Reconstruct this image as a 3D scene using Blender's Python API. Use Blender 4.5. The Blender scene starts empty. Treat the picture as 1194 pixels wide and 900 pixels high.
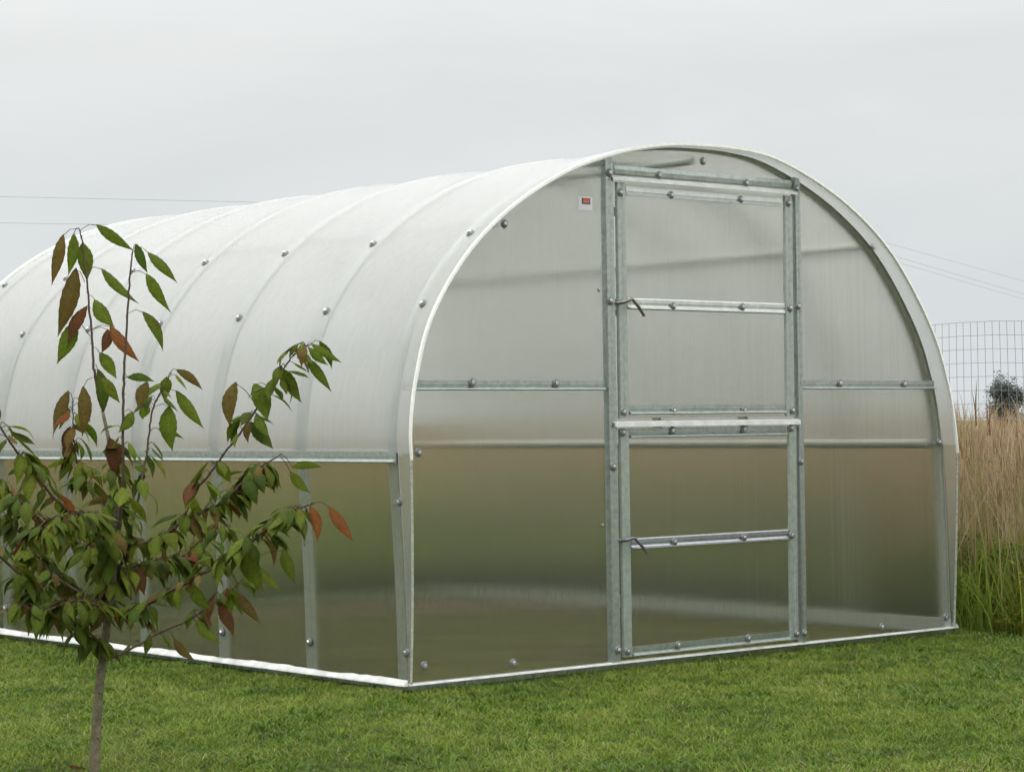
import bpy, bmesh, math, random
import numpy as np
from mathutils import Vector, Matrix

random.seed(11)
RNG = np.random.default_rng(7)
SC = bpy.context.scene
COL = SC.collection
GZ = -0.04                                   # lawn soil level; the greenhouse base sits at z = 0

# ---------------------------------------------------------------- helpers
class MB:
    """collects vertices and faces of one mesh"""
    def __init__(s):
        s.v = []; s.f = []; s.m = []
    def add(s, vs, fs, mi=0):
        o = len(s.v); s.v += [tuple(p) for p in vs]
        for f in fs:
            s.f.append(tuple(i + o for i in f)); s.m.append(mi)
    def box(s, a, b, mi=0):
        x0, y0, z0 = a; x1, y1, z1 = b
        s.add([(x0,y0,z0),(x1,y0,z0),(x1,y1,z0),(x0,y1,z0),(x0,y0,z1),(x1,y0,z1),(x1,y1,z1),(x0,y1,z1)],
              [(0,3,2,1),(4,5,6,7),(0,1,5,4),(1,2,6,5),(2,3,7,6),(3,0,4,7)], mi)
    def prism(s, poly, p0, p1, ax, ay, mi=0):
        """extrude the 2D polygon (coords along ax, ay) from p0 to p1"""
        p0 = Vector(p0); p1 = Vector(p1); ax = Vector(ax); ay = Vector(ay); n = len(poly)
        vs = [p0 + ax*a + ay*b for a, b in poly] + [p1 + ax*a + ay*b for a, b in poly]
        fs = [(i, (i+1) % n, n + (i+1) % n, n + i) for i in range(n)]
        fs += [tuple(range(n))[::-1], tuple(range(n, 2*n))]
        s.add(vs, fs, mi)
    def sweep(s, frames, poly, closed_ends=True, mi=0):
        """frames: list of (point, a-axis, b-axis)"""
        n = len(poly); vs = []
        for p, a, b in frames:
            vs += [p + a*x + b*y for x, y in poly]
        fs = []
        for k in range(len(frames) - 1):
            for i in range(n):
                j = (i+1) % n
                fs.append((k*n+i, k*n+j, (k+1)*n+j, (k+1)*n+i))
        if closed_ends:
            fs.append(tuple(range(n))[::-1]); fs.append(tuple(range((len(frames)-1)*n, len(frames)*n)))
        s.add(vs, fs, mi)
    def tube(s, pts, rad, seg=8, mi=0):
        pts = [Vector(p) for p in pts]
        if not hasattr(rad, '__len__'): rad = [rad]*len(pts)
        ref = None; vs = []
        for i, p in enumerate(pts):
            d = (pts[min(i+1, len(pts)-1)] - pts[max(i-1, 0)]).normalized()
            if ref is None: ref = d.orthogonal().normalized()
            a = (ref - d*ref.dot(d)).normalized(); b = d.cross(a); ref = a
            vs += [p + (a*math.cos(2*math.pi*k/seg) + b*math.sin(2*math.pi*k/seg))*rad[i] for k in range(seg)]
        fs = []
        for i in range(len(pts)-1):
            for k in range(seg):
                j = (k+1) % seg
                fs.append((i*seg+k, i*seg+j, (i+1)*seg+j, (i+1)*seg+k))
        fs.append(tuple(range(seg))[::-1]); fs.append(tuple(range((len(pts)-1)*seg, len(pts)*seg)))
        s.add(vs, fs, mi)
    def build(s, name, mats, parent=None, smooth=False, recalc=True):
        me = bpy.data.meshes.new(name); me.from_pydata(s.v, [], s.f)
        if not isinstance(mats, (list, tuple)): mats = [mats]
        for m in mats: me.materials.append(m)
        for p, mi in zip(me.polygons, s.m): p.material_index = mi
        if recalc:
            bm = bmesh.new(); bm.from_mesh(me); bmesh.ops.recalc_face_normals(bm, faces=bm.faces); bm.to_mesh(me); bm.free()
        if smooth:
            me.polygons.foreach_set('use_smooth', [True]*len(me.polygons))
            if smooth != 'all':
                me.set_sharp_from_angle(angle=math.radians(smooth))
        o = bpy.data.objects.new(name, me); COL.objects.link(o)
        if parent: o.parent = parent
        return o

def big_mesh(name, verts, faces4, mat, attr=None, smooth=False):
    """numpy mesh of quads (degenerate quads allowed as 3-corner faces through loops)"""
    me = bpy.data.meshes.new(name)
    nv = len(verts); nf = len(faces4)
    me.vertices.add(nv); me.vertices.foreach_set('co', np.asarray(verts, np.float32).ravel())
    me.loops.add(nf*4); me.loops.foreach_set('vertex_index', np.asarray(faces4, np.int32).ravel())
    me.polygons.add(nf); me.polygons.foreach_set('loop_start', np.arange(nf, dtype=np.int32)*4)
    me.update(calc_edges=True)
    if smooth: me.polygons.foreach_set('use_smooth', np.ones(nf, dtype=bool))
    if attr is not None:
        a = me.attributes.new('tint', 'FLOAT_COLOR', 'POINT')
        a.data.foreach_set('color', np.asarray(attr, np.float32).ravel())
    me.materials.append(mat)
    o = bpy.data.objects.new(name, me); COL.objects.link(o)
    return o

def tag(o, label=None, cat=None, group=None, kind=None):
    if label: o['label'] = label
    if cat: o['category'] = cat
    if group: o['group'] = group
    if kind: o['kind'] = kind
    return o

def empty(name, loc=(0,0,0)):
    o = bpy.data.objects.new(name, None); COL.objects.link(o); o.location = loc; o.empty_display_size = .2
    return o

# ---------------------------------------------------------------- materials
def new_mat(name):
    m = bpy.data.materials.new(name); m.use_nodes = True
    nt = m.node_tree; nt.nodes.clear()
    out = nt.nodes.new('ShaderNodeOutputMaterial')
    return m, nt, out
def N(nt, t, **kw):
    n = nt.nodes.new(t)
    for k, v in kw.items():
        if k in n.inputs: n.inputs[k].default_value = v
        else: setattr(n, k, v)
    return n
def L(nt, a, b): nt.links.new(a, b)
def ramp(nt, fac, stops):
    r = nt.nodes.new('ShaderNodeValToRGB'); e = r.color_ramp.elements
    while len(e) < len(stops): e.new(.5)
    for x, (p, c) in zip(e, stops): x.position = p; x.color = (*c, 1)
    L(nt, fac, r.inputs['Fac']); return r
def noise(nt, scale, detail=4, rough=.55, vec=None, dist=0):
    n = nt.nodes.new('ShaderNodeTexNoise'); n.inputs['Scale'].default_value = scale
    n.inputs['Detail'].default_value = detail; n.inputs['Roughness'].default_value = rough; n.inputs['Distortion'].default_value = dist
    if vec is None:
        g = nt.nodes.new('ShaderNodeNewGeometry'); vec = g.outputs['Position']
    L(nt, vec, n.inputs['Vector']); return n

def principled(name, col, rough=.5, metal=0., var=None, scale=20, bump=0., bscale=60, spec=.5):
    m, nt, out = new_mat(name)
    p = N(nt, 'ShaderNodeBsdfPrincipled'); p.inputs['Roughness'].default_value = rough
    p.inputs['Metallic'].default_value = metal; p.inputs['Specular IOR Level'].default_value = spec
    p.inputs['Base Color'].default_value = (*col, 1)
    if var:
        n = noise(nt, scale, 5)
        r = ramp(nt, n.outputs['Fac'], [(.3, tuple(c*(1-var) for c in col)), (.7, tuple(min(1, c*(1+var)) for c in col))])
        L(nt, r.outputs['Color'], p.inputs['Base Color'])
    if bump:
        b = N(nt, 'ShaderNodeBump'); b.inputs['Strength'].default_value = bump; b.inputs['Distance'].default_value = .004
        L(nt, noise(nt, bscale, 5).outputs['Fac'], b.inputs['Height']); L(nt, b.outputs['Normal'], p.inputs['Normal'])
    L(nt, p.outputs['BSDF'], out.inputs['Surface']); return m

def polycarbonate(name, milk, trans_share, rough, tint=(.93,.94,.92), gloss_rough=.2, flute_axis='x', white=(.86,.87,.87), across='X', flute=1.1):
    """hazy twin-wall sheet: rough refraction plus a white scattering share and a soft gloss"""
    m, nt, out = new_mat(name)
    geo = N(nt, 'ShaderNodeNewGeometry')
    refr = N(nt, 'ShaderNodeBsdfRefraction'); refr.inputs['IOR'].default_value = 1.45 if milk > .2 else 1.33; refr.inputs['Roughness'].default_value = rough
    refr.inputs['Color'].default_value = (*tint, 1)
    gl = N(nt, 'ShaderNodeBsdfGlossy'); gl.inputs['Roughness'].default_value = gloss_rough
    fr = N(nt, 'ShaderNodeFresnel'); fr.inputs['IOR'].default_value = 1.45 if milk > .2 else 1.33
    mx = N(nt, 'ShaderNodeMixShader'); L(nt, fr.outputs['Fac'], mx.inputs['Fac']); L(nt, refr.outputs[0], mx.inputs[1]); L(nt, gl.outputs[0], mx.inputs[2])
    d = N(nt, 'ShaderNodeBsdfDiffuse'); t = N(nt, 'ShaderNodeBsdfTranslucent')
    d.inputs['Color'].default_value = (*white, 1); t.inputs['Color'].default_value = (*white, 1)
    mm = N(nt, 'ShaderNodeMixShader'); mm.inputs['Fac'].default_value = trans_share; L(nt, d.outputs[0], mm.inputs[1]); L(nt, t.outputs[0], mm.inputs[2])
    # dust and the flutes of the sheet vary the milkiness a little
    n1 = noise(nt, 1.7, 5, .6); 
    mp = N(nt, 'ShaderNodeMapping'); mp.inputs['Scale'].default_value = {'x':(38,38,.8),'z':(1.2,90,90)}[flute_axis]
    L(nt, geo.outputs['Position'], mp.inputs['Vector'])
    n2 = noise(nt, 1.0, 2, .5, mp.outputs['Vector'])
    a1 = N(nt, 'ShaderNodeMath', operation='MULTIPLY_ADD'); a1.inputs[1].default_value = .20*milk; a1.inputs[2].default_value = milk*.83
    L(nt, n1.outputs['Fac'], a1.inputs[0])
    a2 = N(nt, 'ShaderNodeMath', operation='MULTIPLY_ADD'); a2.inputs[1].default_value = .14*milk
    L(nt, n2.outputs['Fac'], a2.inputs[0]); L(nt, a1.outputs[0], a2.inputs[2])
    fin = N(nt, 'ShaderNodeMixShader'); L(nt, a2.outputs[0], fin.inputs['Fac']); L(nt, mx.outputs[0], fin.inputs[1]); L(nt, mm.outputs[0], fin.inputs[2])
    bp = N(nt, 'ShaderNodeBump'); bp.inputs['Strength'].default_value = .2; bp.inputs['Distance'].default_value = .002
    L(nt, noise(nt, 2.2, 2).outputs['Fac'], bp.inputs['Height'])
    # the fine flutes inside the sheet tilt the normal across the flutes only: things behind smear sideways
    sp = N(nt, 'ShaderNodeSeparateXYZ'); L(nt, geo.outputs['Position'], sp.inputs[0])
    sc = N(nt, 'ShaderNodeMath', operation='MULTIPLY'); sc.inputs[1].default_value = 2900; L(nt, sp.outputs[across], sc.inputs[0])
    wn = N(nt, 'ShaderNodeTexNoise', noise_dimensions='1D'); wn.inputs['Scale'].default_value = 1; wn.inputs['Detail'].default_value = 1; L(nt, sc.outputs[0], wn.inputs['W'])
    sb = N(nt, 'ShaderNodeMath', operation='SUBTRACT'); sb.inputs[1].default_value = .5; L(nt, wn.outputs['Fac'], sb.inputs[0])
    ml = N(nt, 'ShaderNodeMath', operation='MULTIPLY'); ml.inputs[1].default_value = flute; L(nt, sb.outputs[0], ml.inputs[0])
    cx = N(nt, 'ShaderNodeCombineXYZ'); L(nt, ml.outputs[0], cx.inputs[across])
    ad = N(nt, 'ShaderNodeVectorMath', operation='ADD'); L(nt, bp.outputs['Normal'], ad.inputs[0]); L(nt, cx.outputs[0], ad.inputs[1])
    nm = N(nt, 'ShaderNodeVectorMath', operation='NORMALIZE'); L(nt, ad.outputs[0], nm.inputs[0])
    L(nt, nm.outputs[0], refr.inputs['Normal']); L(nt, bp.outputs['Normal'], gl.inputs['Normal'])
    L(nt, fin.outputs[0], out.inputs['Surface']); return m

def leafy(name, attr='tint', translucency=.35, rough=.5, spec=.3, blotch=False):
    m, nt, out = new_mat(name)
    a = N(nt, 'ShaderNodeAttribute', attribute_name=attr)
    p = N(nt, 'ShaderNodeBsdfPrincipled'); p.inputs['Roughness'].default_value = rough; p.inputs['Specular IOR Level'].default_value = spec
    t = N(nt, 'ShaderNodeBsdfTranslucent')
    hs = N(nt, 'ShaderNodeHueSaturation'); hs.inputs['Value'].default_value = 1.3; hs.inputs['Saturation'].default_value = 1.05
    L(nt, a.outputs['Color'], hs.inputs['Color']); L(nt, hs.outputs['Color'], t.inputs['Color'])
    L(nt, a.outputs['Color'], p.inputs['Base Color'])
    if blotch:                                   # rusty blotches and paler mottling of ageing leaves
        f = ramp(nt, noise(nt, 42, 5, .6).outputs['Fac'], [(.52,(0,0,0)),(.68,(.55,.55,.55))])
        b = N(nt, 'ShaderNodeMix', data_type='RGBA'); L(nt, f.outputs['Color'], b.inputs['Factor']); L(nt, a.outputs['Color'], b.inputs['A']); b.inputs['B'].default_value = (.085,.040,.015,1)
        f2 = ramp(nt, noise(nt, 160, 3, .6).outputs['Fac'], [(.3,(.75,.75,.75)),(.7,(1.25,1.25,1.25))])
        b2 = N(nt, 'ShaderNodeMix', data_type='RGBA', blend_type='MULTIPLY'); b2.inputs['Factor'].default_value = 1; L(nt, b.outputs['Result'], b2.inputs['A']); L(nt, f2.outputs['Color'], b2.inputs['B'])
        L(nt, b2.outputs['Result'], p.inputs['Base Color']); L(nt, b2.outputs['Result'], hs.inputs['Color'])
    mx = N(nt, 'ShaderNodeMixShader'); mx.inputs['Fac'].default_value = translucency
    L(nt, p.outputs[0], mx.inputs[1]); L(nt, t.outputs[0], mx.inputs[2]); L(nt, mx.outputs[0], out.inputs['Surface']); return m

M = {}
M['roof'] = polycarbonate('milky_polycarbonate', .36, .42, .14, gloss_rough=.13, flute_axis='x', across='Y', flute=.4)
M['wall'] = polycarbonate('clear_polycarbonate', .028, .5, .06, tint=(.95,.95,.92), flute_axis='x')
M['side'] = polycarbonate('clear_side_polycarbonate', .028, .5, .06, tint=(.95,.95,.92), flute_axis='x', across='Y')
M['edge'] = polycarbonate('edge_polycarbonate', .15, .45, .12, flute_axis='x', across='Y', flute=.4)
M['galv'] = principled('galvanised_steel', (.43,.48,.455), .36, .88, .18, 45, .12, 140)
M['galv_light'] = principled('bright_galvanised_steel', (.58,.61,.58), .38, .6, .12, 35, .1, 120)
M['pale_tube'] = principled('bright_galvanised_tube', (.78,.80,.78), .4, .3, .08, 45)
M['purlin'] = principled('pale_galvanised_tube', (.50,.54,.52), .4, .55, .08, 45)
M['blue_galv'] = principled('blue_grey_galvanised_rail', (.40,.415,.45), .35, .85, .12, 40)
M['rib'] = principled('pale_galvanised_arch', (.56,.60,.575), .42, .6, .1, 45)
M['stile'] = principled('dull_galvanised_stile', (.40,.45,.415), .42, .7, .15, 40)
M['cap'] = principled('grey_white_drip_cap', (.52,.54,.52), .4, .2, .16, 22)
M['trim'] = principled('white_edge_trim', (.80,.81,.77), .45, 0, .10, 55, .15, 70)
M['dull_trim'] = principled('dull_grey_edge_trim', (.40,.42,.37), .5, .1, .35, 70)
M['flash'] = principled('white_flashing', (.60,.61,.59), .4, 0, .22, 14, .3, 40)
M['bolt_cap'] = principled('grey_bolt_cap', (.15,.16,.165), .4, .2, .2, 200)
M['bolt_head'] = principled('zinc_bolt_head', (.62,.63,.63), .3, .9)
M['brass'] = principled('brass_lever', (.18,.172,.14), .4, .7, .2, 120)
M['dark_lever'] = principled('dark_steel_lever', (.15,.155,.17), .4, .6, .2, 120)
M['sticker_white'] = principled('sticker_white', (.56,.55,.58), .4)
M['sticker_dark'] = principled('sticker_dark_blue', (.05,.035,.075), .4)
M['sticker_red'] = principled('sticker_red', (.46,.085,.03), .4)
M['sticker_pink'] = principled('sticker_pink', (.42,.18,.17), .4)
M['soil'] = principled('soil', (.10,.085,.04), .9, 0, .4, 6, .6, 30, .1)
M['bark'] = principled('smooth_grey_brown_bark', (.145,.128,.082), .8, 0, .35, 60, .5, 150, .2)
M['wire'] = principled('grey_fence_wire', (.30,.30,.325), .5, .5)
M['post'] = principled('steel_fence_post', (.12,.15,.12), .6, .4, .3, 30)
M['cable'] = principled('dark_cable', (.12,.12,.125), .6)
M['pole'] = principled('weathered_pole', (.2,.17,.14), .85, 0, .3, 8)
M['leaf'] = leafy('sapling_leaf', 'tint', .34, .6, .09, blotch=True)
M['blade'] = leafy('lawn_blade', 'tint', .30, .55, .25)
M['stalk'] = leafy('tall_grass_stalk', 'tint', .42, .7, .15)
M['far_leaf'] = leafy('distant_leaf', 'tint', .5, .8, .1)
M['trunk'] = principled('distant_bark', (.1,.085,.07), .9)

# ---------------------------------------------------------------- ground
def ground_material():
    m, nt, out = new_mat('lawn_and_field')
    p = N(nt, 'ShaderNodeBsdfPrincipled'); p.inputs['Roughness'].default_value = .95; p.inputs['Specular IOR Level'].default_value = .1
    n = noise(nt, 1.3, 8, .65); near = ramp(nt, n.outputs['Fac'], [(.3,(.035,.045,.014)),(.55,(.055,.072,.02)),(.75,(.10,.09,.04))])
    n2 = noise(nt, .05, 6, .6); far = ramp(nt, n2.outputs['Fac'], [(.3,(.12,.12,.05)),(.6,(.20,.165,.09)),(.8,(.09,.11,.04))])
    g = N(nt, 'ShaderNodeNewGeometry'); ln = N(nt, 'ShaderNodeVectorMath', operation='LENGTH'); L(nt, g.outputs['Position'], ln.inputs[0])
    mr = N(nt, 'ShaderNodeMapRange'); mr.inputs['From Min'].default_value = 14; mr.inputs['From Max'].default_value = 24; L(nt, ln.outputs['Value'], mr.inputs['Value'])
    mx = N(nt, 'ShaderNodeMix', data_type='RGBA'); L(nt, mr.outputs[0], mx.inputs['Factor']); L(nt, near.outputs['Color'], mx.inputs['A']); L(nt, far.outputs['Color'], mx.inputs['B'])
    L(nt, mx.outputs['Result'], p.inputs['Base Color'])
    b = N(nt, 'ShaderNodeBump'); b.inputs['Strength'].default_value = .6; b.inputs['Distance'].default_value = .02
    L(nt, noise(nt, 40, 6).outputs['Fac'], b.inputs['Height']); L(nt, b.outputs['Normal'], p.inputs['Normal'])
    L(nt, p.outputs[0], out.inputs['Surface']); return m
g = MB()
R_ = [0, 4, 8, 14, 22, 40, 80, 160, 320, 700]; K = 64
g.v.append((0,0,GZ))
for r in R_[1:]:
    for k in range(K):
        a = 2*math.pi*k/K; g.v.append((r*math.cos(a), r*math.sin(a), GZ))
for k in range(K): g.f.append((0, 1+k, 1+(k+1) % K)); g.m.append(0)
for i in range(len(R_)-2):
    for k in range(K):
        j = (k+1) % K; a = 1+i*K; b = a+K
        g.f.append((a+k, b+k, b+j, a+j)); g.m.append(0)
tag(g.build('ground', ground_material()), kind='structure')
s = MB(); s.box((-.0,.03,GZ-.01),(3.54,4.17,GZ+.004))
tag(s.build('soil', M['soil']), kind='structure')

# ---------------------------------------------------------------- greenhouse profile
PTS = [(-.016,0),(-.024,.3),(-.038,.6),(-.057,.9),(-.064,1.06),(-.034,1.27),(.052,1.53),(.235,1.79),(.48,2.005),(.775,2.175),(1.04,2.276),(1.307,2.340),
       (1.583,2.372),(1.985,2.372),(2.284,2.318),(2.684,2.157),(3.035,1.914),(3.322,1.56),(3.452,1.275),(3.508,1.03),(3.534,.757),(3.549,.4),(3.560,0)]
def catmull(P, n=6):
    out = []
    for i in range(len(P)-1):
        p0 = Vector(P[max(i-1,0)]); p1 = Vector(P[i]); p2 = Vector(P[i+1]); p3 = Vector(P[min(i+2,len(P)-1)])
        for k in range(n):
            t = k/n
            out.append(.5*((2*p1)+(p2-p0)*t+(2*p0-5*p1+4*p2-p3)*t*t+(3*p1-p0-3*p2+p3)*t**3))
    out.append(Vector(P[-1])); return out
ARC = catmull([(x, z) for x, z in PTS], 6)
_t = [(ARC[min(i+1,len(ARC)-1)] - ARC[max(i-1,0)]).normalized() for i in range(len(ARC))]
ARC = [Vector((p.x - d.y*.009, p.y + d.x*.009 if p.y > .3 else p.y)) for p, d in zip(ARC, _t)]
def arc_frames(y, off=0.0, zmin=None, side=None):
    """points of the arch pushed inward by off, with tangent/normal; optional part above zmin"""
    fr = []
    for i, p in enumerate(ARC):
        d = (ARC[min(i+1,len(ARC)-1)] - ARC[max(i-1,0)]).normalized()
        nx, nz = -d.y, d.x                   # outward (left of travel: up over the arch)
        fr.append((Vector((p.x - nx*off, y, p.y - nz*off)), Vector((nx, 0, nz))))
    return fr
def arc_z_index(z, left=True):
    if left:
        for i, p in enumerate(ARC):
            if p.y >= z: return i
    for i in range(len(ARC)-1, -1, -1):
        if ARC[i].y >= z: return i
def arc_x(z, left=True):
    for i in (range(len(ARC)-1) if left else range(len(ARC)-2, -1, -1)):
        a, b = ARC[i], ARC[i+1]
        if (a.y - z)*(b.y - z) <= 0 and a.y != b.y:
            t = (z - a.y)/(b.y - a.y); return a.x + (b.x-a.x)*t
    return ARC[0].x
def sheet_shell(name, mat, i0, i1, y0, y1, parent, off=0.0, thick=.008, ys=None, sag=.0):
    """curved closed sheet between arch samples i0..i1"""
    ys = ys or [y0, y1]; mb = MB(); cols = []
    n = i1 - i0 + 1
    o = arc_frames(0, off); q = arc_frames(0, off+thick)
    for y in ys:
        fy = min(abs(y - r) for r in RIBS)
        dn = -sag*min(1, max(0, (fy-.034)/.045))-sag*.5*min(1, fy/.35)
        for k in range(i0, i1+1): v = o[k][0] + o[k][1]*dn; mb.v.append((v.x, y, v.z))
        for k in range(i0, i1+1): v = q[k][0] + q[k][1]*dn; mb.v.append((v.x, y, v.z))
    s = 2*n
    for c in range(len(ys)-1):
        a = c*s; b = a+s
        for k in range(n-1):
            mb.f.append((a+k, b+k, b+k+1, a+k+1)); mb.f.append((a+n+k, a+n+k+1, b+n+k+1, b+n+k))
        mb.f.append((a, a+n, b+n, b)); mb.f.append((a+n-1, b+n-1, b+2*n-1, a+2*n-1))
    e = (len(ys)-1)*s
    for k in range(n-1):
        mb.f.append((k, k+1, n+k+1, n+k)); mb.f.append((e+k, e+n+k, e+n+k+1, e+k+1))
    mb.m = [0]*len(mb.f)
    return mb.build(name, mat, parent, smooth=40)

RIBS = [.7*k for k in range(7)]
GH = empty('greenhouse', (1.78, 2.1, 0)); 
tag(GH, 'long arched greenhouse of hazy polycarbonate sheets with a split front door, standing on the lawn', 'greenhouse')
class Shift:            # parts are modelled in world metres and re-seated under the Empty
    pass
def seat(o, parent=GH):
    o.parent = parent
    if parent is GH: o.matrix_parent_inverse = Matrix.Translation((-1.78,-2.1,0))
    return o

def frange(a, b, n): return [a+(b-a)*i/n for i in range(n+1)]
iL = arc_z_index(.945); iR = arc_z_index(.945, False)
YS = sorted(set(frange(-.09, 2.125, 18)+[r+d for r in (0,.7,1.4,2.1) for d in (-.08,-.034,0,.034,.08) if -.09 < r+d < 2.125])); YS2 = sorted(set(frange(2.129, 4.29, 18)+[r+d for r in (2.1,2.8,3.5,4.2) for d in (-.08,-.034,0,.034,.08) if 2.129 < r+d < 4.29]))
seat(sheet_shell('roof_sheet', M['roof'], iL, iR, 0, 0, None, .009, .008, YS, .009))
seat(sheet_shell('roof_sheet', M['roof'], iL, iR, 0, 0, None, .009, .008, YS2, .009))
seat(sheet_shell('side_panel', M['side'], 0, iL, -.09, 4.29, None, .0105, .007, frange(-.004, 4.29, 12)))
seat(sheet_shell('side_panel', M['side'], iR, len(ARC)-1, -.09, 4.29, None, .0105, .007, frange(-.004, 4.29, 12)))

def over(z): return -(.016 + .072*max(0, min(1, z/.93)))
for a, b in ((0, iL), (iR, len(ARC)-1)):
    o = seat(sheet_shell('edge_strip', M['edge'], a, b, 0, 0, None, .0095, .008, [-.088, -.006]))
    for v in o.data.vertices:                      # the overhang tapers away towards the ground
        if v.co.y < -.05: v.co.y = over(v.co.z)
# edge trim round the front and back of the roof sheets
for (ya, yb) in ((-.101, -.088), (4.288, 4.300)):
    fr = arc_frames((ya+yb)/2, .0128)
    mb = MB(); h = (yb-ya)/2
    if ya < 0: fr = [(Vector((p.x, over(p.z)-.0065, p.z)), n) for p, n in fr]
    mb.sweep([(p, n*max(.5, min(1, .5+.5*(p.z-.9)/.45)), Vector((0,1,0))) for p, n in fr[iL-1:iR+2]], [(-.0062,-h),(.0062,-h),(.0062,h),(-.0062,h)])
    seat(mb.build('edge_trim', M['trim'], None, smooth=40))
    for part in (fr[:iL], fr[iR+1:]):
        if ya > 0: continue
        part = [(Vector((p.x, over(p.z)-.004, p.z)), n) for p, n in part]
        mb = MB(); mb.sweep([(p, n, Vector((0,1,0))) for p, n in part], [(-.0033,-.0045),(.0033,-.0045),(.0033,.0045),(-.0033,.0045)])
        seat(mb.build('edge_trim', M['dull_trim'], None, smooth=40))

# ribs: hat section arches just under the sheets
hat = [(0,-.036),(0,.036),(-.003,.036),(-.003,.017),(-.026,.013),(-.026,-.013),(-.003,-.017),(-.003,-.036)]
for k, y in enumerate(RIBS):
    yy = y + (.034 if k == 0 else (-.036 if k == 6 else 0))
    fr = arc_frames(yy, .0182)
    mb = MB(); mb.sweep([(p, n*(.42 if k == 0 else 1), Vector((0,1,0))) for p, n in fr], hat)
    seat(mb.build('rib', M['rib'], None, smooth=40))

# purlins
for (x, z) in ((.012,.962),(.545,1.958),(1.78,2.318),(3.0,1.965),(3.470,.955)):
    mb = MB(); mb.tube([(x,.075,z),(x,4.12,z)], .019, 12)
    seat(mb.build('purlin', M['purlin'] if z > 1.2 else M['pale_tube'], None, smooth=40))

# outside rail where roof sheet and side panel meet (flat face above, bright lip below)
rail = [(0,.024),(.006,.024),(.006,.002),(.003,.000),(.003,-.004),(.022,-.017),(.022,-.020),(0,-.023)]
for left in (True, False):
    x = arc_x(.945, left); sg = -1 if left else 1
    mb = MB(); mb.prism(rail, (x - sg*.0075, .0, .945), (x - sg*.0075, 4.27, .945), (sg,0,0), (0,0,1))
    seat(mb.build('joint_rail', M['galv'], None))

# base frame and flashing
for left in (True, False):
    x = arc_x(.02, left); sg = -1 if left else 1
    mb = MB(); mb.box((min(x-sg*.012, x-sg*.062), .0, -.03),(max(x-sg*.012, x-sg*.062), 4.2, -.004 if left else .042))
    seat(mb.build('base_rail', M['galv'] if left else M['rib'], None))
    mb = MB(); rows = []; nn = 90
    for i in range(nn+1):
        y = -.02 + 4.32*i/nn
        w = .002*math.sin(i*.53)+random.uniform(-.002,.002); h = .017 + .003*math.sin(i*.37) + random.uniform(-.003,.002)
        rows.append([(x+sg*.003, h),(x+sg*(.012+w*.6), .011+w*.5),(x+sg*(.024+w*.6), -.003),(x+sg*(.025+w*.6), -.008),(x+sg*.003,-.008)])
    vs = []; fs = []; n = 5
    for i, r in enumerate(rows):
        y = -.02 + 4.32*i/nn
        vs += [(a, y, b) for a, b in r]
    for i in range(nn):
        for k in range(n):
            j = (k+1) % n; fs.append((i*n+k, i*n+j, (i+1)*n+j, (i+1)*n+k))
    fs.append(tuple(range(n))); fs.append(tuple(range(nn*n, nn*n+n))[::-1])
    mb.add(vs, fs); seat(mb.build('base_flashing', M['flash'], None))
mb = MB(); mb.prism([(.015,-.008),(.015,-.001),(0,.001),(-.004,-.001),(-.005,-.008)], (-.022,-.016,0),(3.568,-.016,0),(0,1,0),(0,0,1))
seat(mb.build('base_flashing', M['flash'], None))
mb = MB(); mb.box((0.0,.018,-.035),(3.54,.05,-.004)); seat(mb.build('base_rail', M['galv'], None))

# ---- end panels (flat sheets in the plane of the end wall)
def end_panel(name, x0, x1, z0, z1, y, mat, thick=.007, inset=.0178):
    """flat panel between x0..x1, z0..z1, cut to the arch (inset below the roof sheet)"""
    top = [(p.x, p.z) for p, n in arc_frames(0, inset)]
    xs = sorted(set([x0, x1] + [x for x, z in top if x0 < x < x1 and z > 1.2] + [x0+(x1-x0)*t/8 for t in range(1,8)]))
    # outline polygon: bottom edge then arch
    def prof(z, left): return arc_x(z, left) + (inset if left else -inset)
    poly = []
    up = [(x, z) for x, z in top if z0 <= z <= z1]
    # clip polygon of the arch with the rectangle
    P = [(x, z) for x, z in top]
    P = [(P[0][0], -.05)] + P + [(P[-1][0], -.05)]
    def clip(P, f, inter):
        o = []
        for i in range(len(P)):
            a, b = P[i], P[(i+1) % len(P)]
            if f(a): o.append(a)
            if f(a) != f(b): o.append(inter(a, b))
        return o
    lx = lambda v: (lambda a, b: (v, a[1]+(b[1]-a[1])*(v-a[0])/(b[0]-a[0])))
    lz = lambda v: (lambda a, b: (a[0]+(b[0]-a[0])*(v-a[1])/(b[1]-a[1]), v))
    P = clip(P, lambda p: p[0] >= x0, lx(x0)); P = clip(P, lambda p: p[0] <= x1, lx(x1))
    P = clip(P, lambda p: p[1] >= z0, lz(z0)); P = clip(P, lambda p: p[1] <= z1, lz(z1))
    mb = MB(); mb.prism(P, (0,y,0),(0,y+thick,0),(1,0,0),(0,0,1), 0)
    return seat(mb.build(name, mat, None))
XL, XR = 1.165, 2.405                     # door jamb centre lines
end_panel('end_panel', -1, XL-.004, .004, 1.240, .001, M['wall'])
end_panel('end_panel', -1, XL-.004, 1.246, 3, .001, M['wall'])
end_panel('end_panel', XR+.004, 5, .004, 1.245, .001, M['wall'])
end_panel('end_panel', XR+.004, 5, 1.251, 3, .001, M['wall'])
end_panel('end_panel', XL, XR, 2.150, 3, .001, M['wall'])
end_panel('end_panel', -1, 1.776, .004, 3, 4.192, M['wall'])
end_panel('end_panel', 1.780, 5, .004, 3, 4.192, M['wall'])

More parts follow.
